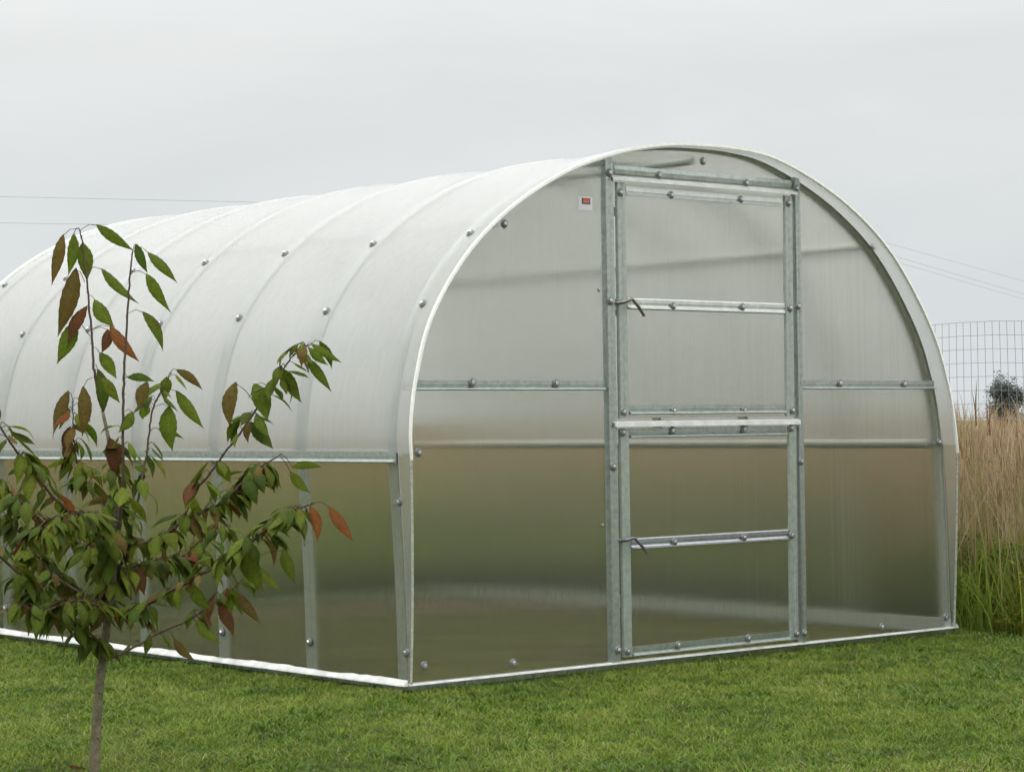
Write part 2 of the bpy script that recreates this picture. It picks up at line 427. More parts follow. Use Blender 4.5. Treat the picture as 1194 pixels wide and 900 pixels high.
# ---- front framing
def channel(name, p0, p1, w, depth, mat, parent, wid=None, flange=.35):
    """hat channel laid on the face: p0->p1 along the run, w across, depth out of the face (-y)"""
    p0 = Vector(p0); p1 = Vector(p1); d = (p1-p0).normalized(); out = Vector((0,-1,0)); ac = d.cross(out)
    f = w*(1-flange)/2; h = w/2
    poly = [(-h,0),(h,0),(h,.0025),(f+.004,.0025),(f,depth),(.0015+f*.25,depth),(f*.18,depth-.004),(-f*.18,depth-.004),(-f*.25,depth),(-f,depth),(-f-.004,.0025),(-h,.0025)]
    mb = MB(); mb.prism(poly, p0, p1, ac, out)
    return mb.build(name, mat, None)
jl = channel('door_jamb', (1.160,-.001,.004),(1.156,-.001,2.286), .072, .022, M['galv'], GH); seat(jl)
jr = channel('door_jamb', (2.409,-.001,.004),(2.416,-.001,2.270), .052, .022, M['galv'], GH); seat(jr)
lip = [(0,.023),(.006,.023),(.006,.003),(.002,.001),(.002,-.004),(.019,-.013),(.020,-.017),(0,-.021)]
def bar(name, x0, x1, z, mat, y=-.001, prof=lip, x1z=None):
    mb = MB(); mb.prism([(a, b) for a, b in prof], (x0,y,z),(x1,y,z if x1z is None else x1z),(0,-1,0),(0,0,1))
    return mb.build(name, mat, None)
seat(bar('cross_bar', -.025, 1.121, 1.247, M['galv']))
seat(bar('cross_bar', 2.438, 3.452, 1.252, M['galv']))
hp = [(0,.022),(.010,.022),(.012,.004),(.010,-.016),(0,-.020)]
seat(bar('door_header', 1.198, 2.384, 2.232, M['galv'], prof=hp))
mb = MB(); mb.prism([(0,.014),(.034,-.002),(.036,-.014),(.032,-.014),(.030,-.004),(0,.010)], (1.166,-.003,2.196),(2.400,-.003,2.196),(0,-1,0),(0,0,1))
seat(mb.build('drip_cap', M['cap'], None))
st = MB(); st.box((.983,-.0015,2.040),(1.068,.0005,2.100)); st.box((1.004,-.0028,2.067),(1.054,-.0014,2.094),1)
st.box((1.010,-.0036,2.079),(1.050,-.0026,2.092),2); st.box((1.010,-.0036,2.072),(1.047,-.0026,2.079),3)
seat(st.build('sticker', [M['sticker_white'],M['sticker_dark'],M['sticker_red'],M['sticker_pink']], None))

# ---- bolts
def bolt_mesh():
    mb = MB()
    prof = [(.0,.0),(.0205,.0),(.0205,.003),(.0175,.0065),(.0115,.0075),(.0105,.0075)]
    hd = [(.0105,.0070),(.0105,.0125),(.0085,.0150),(.0,.0155)]
    def lathe(pr, mi, seg):
        vs = []; fs = []
        for r, h in pr: vs += [(r*math.cos(2*math.pi*k/seg), r*math.sin(2*math.pi*k/seg), h) for k in range(seg)]
        for i in range(len(pr)-1):
            for k in range(seg):
                j = (k+1) % seg; fs.append((i*seg+k, i*seg+j, (i+1)*seg+j, (i+1)*seg+k))
        mb.add(vs, fs, mi)
    lathe(prof, 0, 18); lathe(hd, 1, 6)
    return mb.build('bolt', [M['bolt_cap'], M['bolt_head']], None, smooth=35)
BOLT = bolt_mesh(); USED = [0]
def bolt(p, n, parent=GH, scale=1.0):
    o = BOLT if not USED[0] else BOLT.copy()
    if USED[0]: COL.objects.link(o)
    USED[0] = 1
    q = Vector(n).to_track_quat('Z','Y').to_matrix().to_4x4()
    o.parent = parent
    o.matrix_parent_inverse = Matrix.Translation((-1.78,-2.1,0)) if parent is GH else Matrix()
    o.matrix_basis = Matrix.Translation(p) @ q @ Matrix.Rotation(random.uniform(0,6),4,'Z') @ Matrix.Scale(scale,4)
    return o
def roof_bolt(y, z, left=True):
    fr = arc_frames(y, 0)
    idx = range(len(ARC)) if left else range(len(ARC)-1,-1,-1)
    best = min((i for i in idx if (ARC[i].x < 1.7) == left), key=lambda i: abs(ARC[i].y - z))
    p, n = fr[best]; x = arc_x(z, left)
    bolt(Vector((x, y, z)) - n*.0088, n, GH, .95)
for y in RIBS:
    for z in (1.912, 1.598): roof_bolt(y, z)
for y in RIBS: roof_bolt(y, .13)
roof_bolt(0.0, .76)
F = lambda x, z, y=-.0015, sc=.95: bolt((x, y, z), (0,-1,0), GH, sc)
for x, z in ((1.78,2.311),(.071,.069),(.563,.043),(3.006,.036),(3.512,.052),(.052,.964),(.542,1.955),(2.997,1.960),(3.484,.957)): F(x, z)
for x, z in ((.345,1.262),(.828,1.259),(2.717,1.262),(3.210,1.261)): F(x, z, -.0075)
for x, z in ((1.153,2.215),(1.147,1.632),(1.154,.881),(1.168,.056)): F(x, z, -.0235)
for x, z in ((2.405,2.216),(2.403,1.637),(2.403,.879),(2.408,.048)): F(x, z, -.0235, .85)
for x, z in ((1.479,2.225),(2.064,2.224)): F(x, z, -.0125, .85)
for x, z in ((1.101,1.681),(1.101,.619)): F(x, z, -.0015, .45)

# ---- the two leaves of the front door
def make_door(z0, z1, rails, bolts, lever_pts, lever_mat, label, cap=None):
    yb = -.004
    P = MB(); P.box((1.205, yb-.004, z0+.002),(2.375, yb, z1-.002))
    door = P.build('door', M['wall'], None); seat(door); door['label'] = label
    inv = Matrix.Identity(4)
    def sub(o): o.parent = door; return o
    sub(channel('stile', (1.232,yb-.005,z0),(1.230,yb-.005,z1), .058, .013, M['stile'], None, flange=.15))
    sub(channel('stile', (2.340,yb-.005,z0),(2.352,yb-.005,z1), .058, .013, M['stile'], None, flange=.15))
    for (z, kind, mat) in rails:
        if kind == 'lip': o = bar('rail', 1.264, 2.308, z, mat, yb-.005)
        elif kind == 'flat': o = bar('rail', 1.264, 2.312, z, mat, yb-.005, prof=[(0,.026),(.008,.026),(.010,.020),(.010,.004),(.006,.002),(.006,-.006),(.013,-.014),(.014,-.022),(0,-.026)])
        else: o = bar('rail', 1.264, 2.308, z, mat, yb-.005, prof=[(0,.020),(.008,.018),(.010,-.004),(.006,-.006),(.006,-.010),(.014,-.017),(.014,-.021),(0,-.021)])
        sub(o)
    if cap is not None:
        mb = MB(); mb.prism([(0,.015),(.028,.008),(.031,-.012),(.028,-.013),(.025,.003),(0,.010)], (1.158,yb-.004,cap),(2.393,yb-.004,cap),(0,-1,0),(0,0,1)); sub(mb.build('drip_cap', M['cap'], None))
    for x, z, y in bolts:
        bolt((x, y, z), (0,-1,0), door, .9)
    mb = MB(); mb.tube(lever_pts, [.0085,.0085,.008,.0075,.0065], 8); sub(mb.build('latch_lever', lever_mat, None, smooth=50))
make_door(1.098, 2.176, [(2.142,'thin',M['galv_light']),(1.622,'flat',M['galv_light']),(1.136,'lip',M['galv'])],
          [(1.221,2.129,-.0225),(2.346,2.141,-.0225),(2.345,1.626,-.0225),(1.223,1.129,-.0225),(2.350,1.128,-.0225)]+[(x,z,-.0195) for x,z in ((1.549,2.135),(2.015,2.14),(1.55,1.618),(2.014,1.625))]+[(x,1.131,-.0155) for x in (1.55,2.02)],
          [(1.186,-.022,1.622),(1.20,-.050,1.624),(1.258,-.055,1.640),(1.30,-.053,1.605),(1.336,-.050,1.566)], M['brass'], 'upper half of the split door with a brass coloured latch lever')
make_door(.020, 1.052, [(1.030,'lip',M['galv']),(.527,'flat',M['blue_galv']),(.040,'lip',M['galv'])],
          [(1.215,1.035,-.0225),(2.336,1.042,-.0225),(2.328,.524,-.0225),(1.228,.046,-.0225),(2.353,.048,-.0225)]+[(x,.527,-.0195) for x in (1.537,1.999)]+[(x,1.041,-.0155) for x in (1.537,2.012)]+[(x,.050,-.0155) for x in (1.555,2.023)],
          [(1.188,-.022,.546),(1.20,-.050,.549),(1.250,-.055,.557),(1.30,-.053,.515),(1.338,-.050,.478)], M['dark_lever'], 'lower half of the split door with a dark latch lever', cap=1.072)
BR= {'trunk': [[-2.178, -1.158, -0.049, 0.0207], [-2.177, -1.162, -0.0, 0.0196], [-2.174, -1.174, 0.155, 0.018], [-2.17, -1.184, 0.264, 0.0169], [-2.163, -1.195, 0.359, 0.0153], [-2.155, -1.208, 0.468, 0.0153], [-2.147, -1.221, 0.558, 0.0147], [-2.141, -1.233, 0.672, 0.0126], [-2.138, -1.241, 0.768, 0.0117], [-2.142, -1.242, 0.849, 0.0109], [-2.152, -1.239, 0.945, 0.0093], [-2.155, -1.229, 1.027, 0.0071], [-2.169, -1.21, 1.136, 0.0057]], 'j': [[-2.169, -1.21, 1.136, 0.0057], [-2.182, -1.191, 1.232, 0.0055], [-2.19, -1.188, 1.287, 0.0052], [-2.19, -1.18, 1.37, 0.0049], [-2.199, -1.178, 1.466, 0.0044], [-2.204, -1.178, 1.548, 0.0041], [-2.209, -1.166, 1.631, 0.0035], [-2.215, -1.165, 1.686, 0.003], [-2.224, -1.159, 1.725, 0.0025]], 'i': [[-2.14, -1.248, 0.7, 0.0071], [-2.143, -1.28, 0.837, 0.0065], [-2.152, -1.307, 0.973, 0.006], [-2.161, -1.318, 1.07, 0.0057], [-2.167, -1.334, 1.189, 0.0055], [-2.171, -1.348, 1.27, 0.0052], [-2.169, -1.356, 1.377, 0.0046], [-2.171, -1.375, 1.511, 0.0041], [-2.172, -1.393, 1.591, 0.0035], [-2.169, -1.398, 1.637, 0.003]], 'a': [[-2.168, -1.192, 0.381, 0.0082], [-2.195, -1.197, 0.402, 0.0076], [-2.274, -1.212, 0.466, 0.0071], [-2.361, -1.221, 0.538, 0.0065], [-2.447, -1.231, 0.61, 0.006], [-2.548, -1.242, 0.697, 0.0049], [-2.663, -1.242, 0.796, 0.0033]], 'b': [[-2.161, -1.196, 0.351, 0.0065], [-2.127, -1.186, 0.351, 0.0063], [-2.049, -1.161, 0.368, 0.0057], [-1.934, -1.157, 0.415, 0.0052], [-1.833, -1.153, 0.444, 0.0044], [-1.753, -1.158, 0.481, 0.0038], [-1.66, -1.161, 0.538, 0.003], [-1.586, -1.175, 0.592, 0.0025]], 'c': [[-2.144, -1.221, 0.523, 0.009], [-2.13, -1.271, 0.489, 0.0082], [-2.12, -1.333, 0.511, 0.0079], [-2.069, -1.459, 0.576, 0.0068], [-2.022, -1.582, 0.637, 0.006], [-1.962, -1.717, 0.721, 0.0049], [-1.92, -1.796, 0.782, 0.0041], [-1.884, -1.868, 0.829, 0.0033], [-1.855, -1.921, 0.85, 0.0027]], 'd': [[-2.147, -1.221, 0.569, 0.0087], [-2.145, -1.186, 0.613, 0.0082], [-2.14, -1.103, 0.684, 0.0074], [-2.159, -0.971, 0.736, 0.0065], [-2.195, -0.826, 0.798, 0.0055], [-2.223, -0.727, 0.865, 0.0044], [-2.279, -0.579, 0.948, 0.0033]], 'e': [[-2.141, -1.233, 0.672, 0.0071], [-2.219, -1.25, 0.752, 0.0065], [-2.29, -1.258, 0.801, 0.006], [-2.383, -1.263, 0.879, 0.0055], [-2.439, -1.258, 0.947, 0.0049], [-2.5, -1.262, 1.014, 0.0044], [-2.557, -1.259, 1.094, 0.0035], [-2.6, -1.265, 1.165, 0.0027]], 'f': [[-2.131, -1.238, 0.631, 0.0071], [-2.084, -1.244, 0.706, 0.0068], [-1.994, -1.269, 0.73, 0.0063], [-1.917, -1.285, 0.782, 0.006], [-1.798, -1.324, 0.837, 0.0055], [-1.74, -1.338, 0.889, 0.0049], [-1.669, -1.348, 0.943, 0.0041], [-1.59, -1.367, 0.992, 0.003]], 'g': [[-1.917, -1.285, 0.782, 0.0052], [-1.92, -1.341, 0.866, 0.0049], [-1.902, -1.399, 0.921, 0.0046], [-1.87, -1.471, 1.011, 0.0044], [-1.846, -1.549, 1.092, 0.0041], [-1.828, -1.594, 1.157, 0.0038], [-1.809, -1.64, 1.21, 0.0035], [-1.789, -1.687, 1.277, 0.003], [-1.767, -1.722, 1.321, 0.0027], [-1.739, -1.747, 1.337, 0.0022]], 'h': [[-2.113, -1.255, 0.658, 0.0063], [-2.072, -1.218, 0.756, 0.0057], [-2.036, -1.201, 0.845, 0.0055], [-2.011, -1.188, 0.927, 0.0049], [-1.991, -1.183, 1.005, 0.0046], [-1.981, -1.182, 1.066, 0.0041], [-1.971, -1.181, 1.127, 0.0038], [-1.956, -1.184, 1.169, 0.0035], [-1.939, -1.2, 1.213, 0.003], [-1.916, -1.21, 1.263, 0.0025]], 'm': [[-2.138, -1.241, 0.768, 0.0052], [-2.132, -1.145, 0.834, 0.0046], [-2.145, -1.059, 0.916, 0.0041], [-2.152, -1.006, 0.999, 0.0035], [-2.148, -0.988, 1.083, 0.003], [-2.144, -0.971, 1.173, 0.0025]], 'n': [[-2.15, -1.217, 0.536, 0.0055], [-2.159, -1.053, 0.556, 0.0049], [-2.174, -0.885, 0.611, 0.0041], [-2.197, -0.753, 0.714, 0.0033], [-2.213, -0.653, 0.798, 0.0025]], 'o': [[-2.123, -1.245, 0.623, 0.0055], [-1.992, -1.174, 0.649, 0.0049], [-1.875, -1.143, 0.656, 0.0041], [-1.763, -1.134, 0.679, 0.0033], [-1.666, -1.142, 0.755, 0.0025]], 'p': [[-2.141, -1.234, 0.7, 0.0046], [-2.238, -1.315, 0.787, 0.0041], [-2.326, -1.374, 0.823, 0.0035], [-2.426, -1.393, 0.812, 0.003], [-2.51, -1.398, 0.774, 0.0025]], 'r': [[-2.15, -1.215, 0.504, 0.0049], [-2.255, -1.311, 0.534, 0.0041], [-2.361, -1.354, 0.556, 0.0035], [-2.46, -1.347, 0.53, 0.003], [-2.54, -1.345, 0.553, 0.0022]]}
LV= [[-2.226, -1.157, 1.722, -2.261, -1.126, 1.706, -2.29, -1.105, 1.539, 0.0409, 2], [-2.229, -1.168, 1.724, -2.241, -1.157, 1.708, -2.258, -1.147, 1.57, 0.0382, 0], [-2.212, -1.155, 1.703, -2.21, -1.156, 1.679, -2.2, -1.17, 1.554, 0.0518, 0], [-2.216, -1.182, 1.55, -2.238, -1.166, 1.597, -2.288, -1.123, 1.376, 0.06, 2], [-2.22, -1.163, 1.719, -2.182, -1.195, 1.735, -2.094, -1.279, 1.648, 0.0355, 0], [-2.22, -1.194, 1.585, -2.182, -1.226, 1.593, -2.094, -1.308, 1.479, 0.0327, 0], [-2.169, -1.398, 1.637, -2.163, -1.405, 1.661, -2.138, -1.434, 1.566, 0.0327, 1], [-2.17, -1.411, 1.65, -2.139, -1.436, 1.633, -2.069, -1.504, 1.54, 0.0355, 0], [-2.184, -1.408, 1.569, -2.147, -1.439, 1.565, -2.093, -1.491, 1.441, 0.0409, 0], [-2.159, -1.355, 1.445, -2.127, -1.383, 1.45, -2.08, -1.429, 1.322, 0.0355, 0], [-2.207, -1.187, 1.506, -2.192, -1.199, 1.495, -2.143, -1.248, 1.404, 0.0491, 0], [-2.193, -1.169, 1.461, -2.198, -1.166, 1.477, -2.253, -1.125, 1.343, 0.0464, 3], [-2.185, -1.159, 1.379, -2.221, -1.131, 1.429, -2.269, -1.094, 1.289, 0.0546, 0], [-2.222, -1.234, 1.397, -2.178, -1.271, 1.408, -2.109, -1.337, 1.295, 0.0409, 4], [-2.211, -1.216, 1.398, -2.172, -1.25, 1.398, -2.192, -1.241, 1.321, 0.0355, 3], [-2.205, -1.205, 1.341, -2.186, -1.22, 1.325, -2.148, -1.261, 1.239, 0.0409, 0], [-1.747, -1.74, 1.335, -1.737, -1.749, 1.34, -1.668, -1.817, 1.279, 0.0273, 0], [-1.762, -1.752, 1.329, -1.754, -1.759, 1.328, -1.712, -1.805, 1.271, 0.0273, 0], [-1.763, -1.712, 1.316, -1.742, -1.728, 1.297, -1.685, -1.784, 1.188, 0.0327, 0], [-1.916, -1.21, 1.263, -1.903, -1.221, 1.272, -1.839, -1.285, 1.203, 0.03, 2], [-1.946, -1.194, 1.202, -1.907, -1.227, 1.204, -1.84, -1.29, 1.077, 0.0409, 0], [-1.855, -1.921, 0.848, -1.864, -1.912, 0.84, -1.848, -1.933, 0.731, 0.0382, 4], [-1.866, -1.938, 0.851, -1.833, -1.966, 0.84, -1.777, -2.02, 0.731, 0.0355, 4], [-1.965, -1.188, 1.152, -1.929, -1.219, 1.154, -1.922, -1.228, 1.004, 0.06, 0], [-2.195, -1.197, 1.287, -2.184, -1.206, 1.273, -2.184, -1.21, 1.123, 0.06, 1], [-2.15, -0.992, 1.167, -2.163, -0.983, 1.209, -2.202, -0.954, 1.064, 0.0437, 2], [-2.145, -1.106, 1.248, -2.168, -1.085, 1.221, -2.174, -1.083, 1.055, 0.0464, 2], [-2.148, -0.988, 1.083, -2.157, -0.981, 1.091, -2.173, -0.975, 0.994, 0.0409, 3], [-2.077, -1.19, 1.247, -2.02, -1.238, 1.232, -2.045, -1.224, 1.141, 0.0437, 2], [-1.805, -1.629, 1.205, -1.849, -1.593, 1.219, -1.819, -1.624, 1.097, 0.06, 0], [-1.783, -1.679, 1.269, -1.791, -1.671, 1.263, -1.75, -1.713, 1.155, 0.0464, 0], [-1.817, -1.564, 1.146, -1.87, -1.523, 1.226, -1.887, -1.513, 1.077, 0.0491, 2], [-1.846, -1.549, 1.092, -1.838, -1.556, 1.098, -1.788, -1.606, 1.007, 0.0491, 1], [-2.163, -1.237, 1.049, -2.161, -1.239, 1.054, -2.149, -1.254, 0.918, 0.0546, 3], [-2.161, -1.329, 1.248, -2.154, -1.334, 1.243, -2.093, -1.399, 1.228, 0.0273, 1], [-1.59, -1.367, 0.992, -1.563, -1.387, 0.947, -1.489, -1.463, 0.946, 0.0273, 0], [-1.6, -1.371, 0.987, -1.573, -1.391, 0.933, -1.526, -1.44, 0.862, 0.0355, 0], [-1.933, -1.673, 0.665, -1.849, -1.747, 0.704, -1.822, -1.776, 0.598, 0.0409, 0], [-1.642, -1.259, 0.599, -1.626, -1.274, 0.621, -1.565, -1.334, 0.536, 0.0355, 0], [-1.665, -1.17, 0.539, -1.65, -1.182, 0.533, -1.588, -1.242, 0.424, 0.0355, 2], [-1.746, -1.163, 0.487, -1.72, -1.186, 0.495, -1.685, -1.223, 0.39, 0.0437, 3], [-1.822, -1.162, 0.446, -1.805, -1.177, 0.449, -1.745, -1.237, 0.373, 0.0409, 0], [-1.891, -1.141, 0.419, -1.874, -1.154, 0.391, -1.824, -1.205, 0.321, 0.03, 2], [-1.965, -1.674, 0.701, -1.951, -1.686, 0.706, -1.908, -1.728, 0.574, 0.06, 0], [-2.052, -1.501, 0.595, -2.038, -1.514, 0.598, -1.993, -1.56, 0.513, 0.0437, 0], [-2.213, -1.234, 1.272, -2.196, -1.247, 1.245, -2.154, -1.291, 1.162, 0.0382, 0], [-2.16, -1.323, 1.135, -2.138, -1.342, 1.135, -2.177, -1.318, 1.068, 0.0382, 0]]
# ---------------------------------------------------------------- sapling
# LEAF colours (albedo): green, dark green, olive-red, brown, orange
LC = [(.072,.112,.012),(.044,.078,.011),(.090,.072,.018),(.080,.038,.015),(.145,.062,.018)]
def smooth_path(pts, n=4):
    P = [Vector(p[:3]) for p in pts]; R = [p[3] for p in pts]; o = []; r = []
    for i in range(len(P)-1):
        p0 = P[max(i-1,0)]; p1 = P[i]; p2 = P[i+1]; p3 = P[min(i+2,len(P)-1)]
        for k in range(n):
            t = k/n; o.append(.5*((2*p1)+(p2-p0)*t+(2*p0-5*p1+4*p2-p3)*t*t+(3*p1-p0-3*p2+p3)*t**3)); r.append(R[i]+(R[i+1]-R[i])*t)
    o.append(P[-1]); r.append(R[-1]); return o, r
class Leaves:
    def __init__(s): s.v = []; s.f = []; s.c = []
    def leaf(s, base, tip, width, col, face, petiole_from=None, droop=.12, cup=.35, wav=0.):
        base = Vector(base); tip = Vector(tip); d = tip-base; ln = d.length; dn = d.normalized()
        sd = dn.cross(face).normalized(); nn = sd.cross(dn).normalized()
        n = 14; o = len(s.v); rnd = random.random(); bend = random.uniform(-.22,.22); curl = random.uniform(-.08,.16)
        for i in range(n+1):
            t = i/n
            w = width*.5*float(np.interp(t, [0,.07,.2,.38,.55,.7,.84,.94,1], [.02,.36,.78,1,.90,.64,.30,.09,0]))
            jag = 1 + (.045 if i % 2 else -.03)
            c = base + dn*ln*t + nn*(droop*ln*(math.sin(math.pi*t))) + sd*(bend*ln*(t-t*t)*1.6) - nn*(curl*ln*t*t*t)
            wv = wav*ln*math.sin(7*t+rnd*6)
            l = c - sd*w*jag + nn*(-cup*w + wv); r = c + sd*w*jag + nn*(-cup*w - wv)
            s.v += [l, c, r]
            k = random.uniform(.9,1.1)
            e = (col[0]*1.06*k, col[1]*.97*k, col[2]*k); m = (col[0]*1.3, col[1]*1.22, col[2]*1.4)
            s.c += [(*e,1),(*m,1),(*e,1)]
        for i in range(n):
            a = o+3*i
            s.f += [(a,a+1,a+4,a+3),(a+1,a+2,a+5,a+4)]
        if petiole_from is not None:
            s.stem([Vector(petiole_from), (Vector(petiole_from)*.45+base*.55) + Vector((0,0,.008)), base + dn*ln*.03], .0012, (.09,.045,.03))
    def stem(s, pts, r, col):
        o = len(s.v)
        for i, p in enumerate(pts):
            d = (pts[min(i+1,len(pts)-1)]-pts[max(i-1,0)]).normalized(); a = d.orthogonal().normalized(); b = d.cross(a)
            for k in range(4): s.v.append(p + (a*math.cos(k*1.5708)+b*math.sin(k*1.5708))*r); s.c.append((*col,1))
        for i in range(len(pts)-1):
            for k in range(4):
                j = (k+1) % 4; s.f.append((o+4*i+k, o+4*i+j, o+4*i+4+j, o+4*i+4+k))
SAP = empty('cherry_sapling', (-2.177,-1.162,GZ))
tag(SAP, 'slender young tree with drooping pointed green and reddish leaves in front of the greenhouse', 'sapling')
def seat2(o):
    o.parent = SAP; o.matrix_parent_inverse = Matrix.Translation((2.177,1.162,-GZ)); return o
paths = {}
mb = MB()
P, R = smooth_path(BR['trunk'], 6)
R = [r*.9*(1+.05*math.sin(i*1.9)+random.uniform(-.05,.05)) for i, r in enumerate(R)]
mb.tube(P, R, 12)
for z in (.10, .255, .305):                                    # knots on the bark
    i = min(range(len(P)), key=lambda k: abs(P[k].z - z)); a = random.uniform(3.4,5.6)
    c = P[i] + Vector((math.cos(a), math.sin(a), 0))*R[i]*.9
    mb.tube([c, c+Vector((math.cos(a)*.006, math.sin(a)*.006, .003))], [.005,.003], 6)
seat2(mb.build('trunk', M['bark'], None, smooth='all')); paths['trunk'] = (P, R)
M['twig'] = principled('dark_reddish_twig', (.078,.055,.040), .7, 0, .3, 90, .3, 200, .25)
for k, v in BR.items():
    if k == 'trunk': continue
    P, R = smooth_path(v, 5); paths[k] = (P, R); R = [q*.78 for q in R]
    mb = MB(); P2 = [p + Vector((random.uniform(-1,1),random.uniform(-1,1),random.uniform(-1,1)))*.0018*(0 < i < len(P)-1) for i, p in enumerate(P)]
    mb.tube(P2, R, 7)
    for i in range(2, len(P)-1, 3):                            # buds and leaf scars
        a = random.uniform(0,6.28); mb.tube([P[i], P[i]+Vector((math.cos(a)*.007, math.sin(a)*.007, .004))], [R[i]*.75,.0008], 5)
    seat2(mb.build('branch', M['twig'], None, smooth='all'))
LF = Leaves(); VIEW = Vector((-.65,-.76,.05))
for L_ in LV:
    face = (VIEW + Vector((random.uniform(-.5,.5),random.uniform(-.5,.5),random.uniform(-.1,.5)))).normalized()
    c = LC[L_[10]]; k = random.uniform(.85,1.15)
    LF.leaf(L_[3:6], L_[6:9], L_[9], tuple(x*k for x in c), face, L_[0:3], droop=random.uniform(.02,.10), cup=random.uniform(.1,.5), wav=random.uniform(0,.015))
def rand_leaf(p, d, big=1.0):
    """a leaf hanging from point p of a branch running along d"""
    a = random.uniform(0, 6.283); out = Vector((math.cos(a), math.sin(a), 0)); out = (out + d*.35).normalized()
    att = p
    base = p + out*random.uniform(.018,.034) + Vector((0,0,random.uniform(-.004,.010)))
    hang = random.uniform(.6,2.6)
    ln = random.triangular(.040,.122,.076)*big
    tip = base + (out*1.0 + Vector((0,0,-hang)) + Vector((random.uniform(-.3,.3),random.uniform(-.3,.3),0))).normalized()*ln
    q = random.random(); z = p.z
    if q < .58: c = LC[0]
    elif q < .86: c = LC[1]
    elif q < .968: c = LC[2]
    elif q < .993: c = LC[3]
    else: c = LC[4]
    k = random.uniform(.75,1.25); c = (c[0]*k*random.uniform(.9,1.15), c[1]*k, c[2]*k)
    face = (Vector((0,0,.7)) + out*.8 + Vector((random.uniform(-.7,.7),random.uniform(-.7,.7),0))).normalized()
    LF.leaf(base, tip, ln*random.uniform(.36,.47), c, face, att, droop=random.uniform(.04,.2), cup=random.uniform(.15,.6), wav=random.uniform(0,.02))
dens = dict(a=86,b=24,c=84,d=108,e=68,f=92,g=46,h=24,m=48,n=80,o=78,p=70,r=58,i=13,j=0,trunk=50)
for k, n in dens.items():
    P, R = paths[k]
    for q in range(n):
        t = random.random()**.75
        if k == 'trunk': t = .52 + .40*random.random()
        if k == 'i': t = random.random()*.42
        if k in 'cf': t = .12+.78*t
        if k == 'b': t = .30+.7*t
        f = t*(len(P)-1); i = min(int(f), len(P)-2); p = P[i].lerp(P[i+1], f-i)
        rand_leaf(p, (P[i+1]-P[i]).normalized())
crown = big_mesh('crown', np.array([tuple(v) for v in LF.v]), np.array(LF.f), M['leaf'], np.array(LF.c), smooth=False)
seat2(crown)

FL = Leaves(); FL.leaf((-2.255,-1.135,.018),(-2.205,-1.165,.012),.018,(.06,.03,.014),Vector((-.3,-.4,.85)),None,.1,.6,.02)
fl = big_mesh('fallen_leaf', np.array([tuple(v) for v in FL.v]), np.array(FL.f), M['leaf'], np.array(FL.c), smooth=True)
tag(fl, 'small curled brown dead leaf lying in the grass beside the sapling trunk', 'leaf')

# ---------------------------------------------------------------- lawn
def vnoise(x, y, s, seed):
    """smooth value noise on arrays"""
    r = np.random.default_rng(seed); T = r.random((256,256))
    X = x/s; Y = y/s; xi = np.floor(X).astype(int); yi = np.floor(Y).astype(int); fx = X-xi; fy = Y-yi
    fx = fx*fx*(3-2*fx); fy = fy*fy*(3-2*fy)
    g = lambda a, b: T[a % 256, b % 256]
    return (g(xi,yi)*(1-fx)+g(xi+1,yi)*fx)*(1-fy)+(g(xi,yi+1)*(1-fx)+g(xi+1,yi+1)*fx)*fy
def blades(x, y, h, w, lean, col, z0, seg=3, seed=1, az=None, curl=.6):
    """curved tapering blades; returns verts, quads, tint"""
    r = np.random.default_rng(seed); n = len(x)
    az = r.random(n)*2*np.pi if az is None else az
    dx, dy = np.cos(az), np.sin(az)
    fa = az + np.pi/2 + r.normal(0,.7,n); sx, sy = np.cos(fa), np.sin(fa)
    V = np.zeros((n, (seg+1)*2, 3), np.float32); Cc = np.zeros((n, (seg+1)*2, 4), np.float32); Cc[...,3] = 1
    for i in range(seg+1):
        t = i/seg; hh = h*t*(1-.25*curl*lean*t); off = h*lean*(t**1.8); ww = w*.5*(1-t**1.6*.93)
        for s_, k in ((-1,0),(1,1)):
            V[:,2*i+k,0] = x+dx*off+s_*sx*ww; V[:,2*i+k,1] = y+dy*off+s_*sy*ww; V[:,2*i+k,2] = z0+hh
            Cc[:,2*i+k,:3] = col
    base = (np.arange(n)*(seg+1)*2)[:,None,None]
    q = np.array([[2*i,2*i+1,2*i+3,2*i+2] for i in range(seg)])[None]
    return V.reshape(-1,3), (base+q).reshape(-1,4), Cc.reshape(-1,4)
def lawn_points(n):
    x = RNG.uniform(-6.5, 5.2, n); y = RNG.uniform(-6.4, 6.0, n)
    return x, y
FW = np.array([.649,.761]); RT = np.array([.761,-.649]); CX, CY = -5.899, -7.604
n = 1560000
x, y = lawn_points(n)
dep = (x-CX)*FW[0]+(y-CY)*FW[1]; lat = (x-CX)*RT[0]+(y-CY)*RT[1]
inside = (x > .0) & (x < 3.53) & (y > -.01) & (y < 4.2)
near_wall = (x > -.06) & (x < 3.58) & (y > -.12) & (y < 4.32)
keepA = (dep > 5.6) & (dep < 13.5) & (np.abs(lat) < .235*dep+1.7)
edge = .10*np.sin(y*3.1)+.07*np.sin(y*7.7+1)
keepA &= (x < 3.80+edge) & (y < 5.2)
p = 1.0*(dep < 9.3) + np.clip(1-.16*(dep-9.3), .45, 1)*(dep >= 9.3)
p = np.where((np.abs(lat) > .235*dep+.25) | (dep < 6.4), p*.55, p)
p = np.where(inside, .5, np.where(near_wall, .75, p))
k = keepA & (RNG.random(n) < p*.80)
x, y, inside, near_wall = x[k], y[k], inside[k], near_wall[k]; n = len(x)
c1 = vnoise(x,y,.09,3); c2 = vnoise(x,y,.38,4); c3 = vnoise(x+9,y+5,1.1,5); c4 = vnoise(x,y,.045,8)
h = (.010+.013*c1+.010*c2+.006*RNG.random(n))*np.where(inside,.8,1)*np.where(near_wall & ~inside,.75,1)
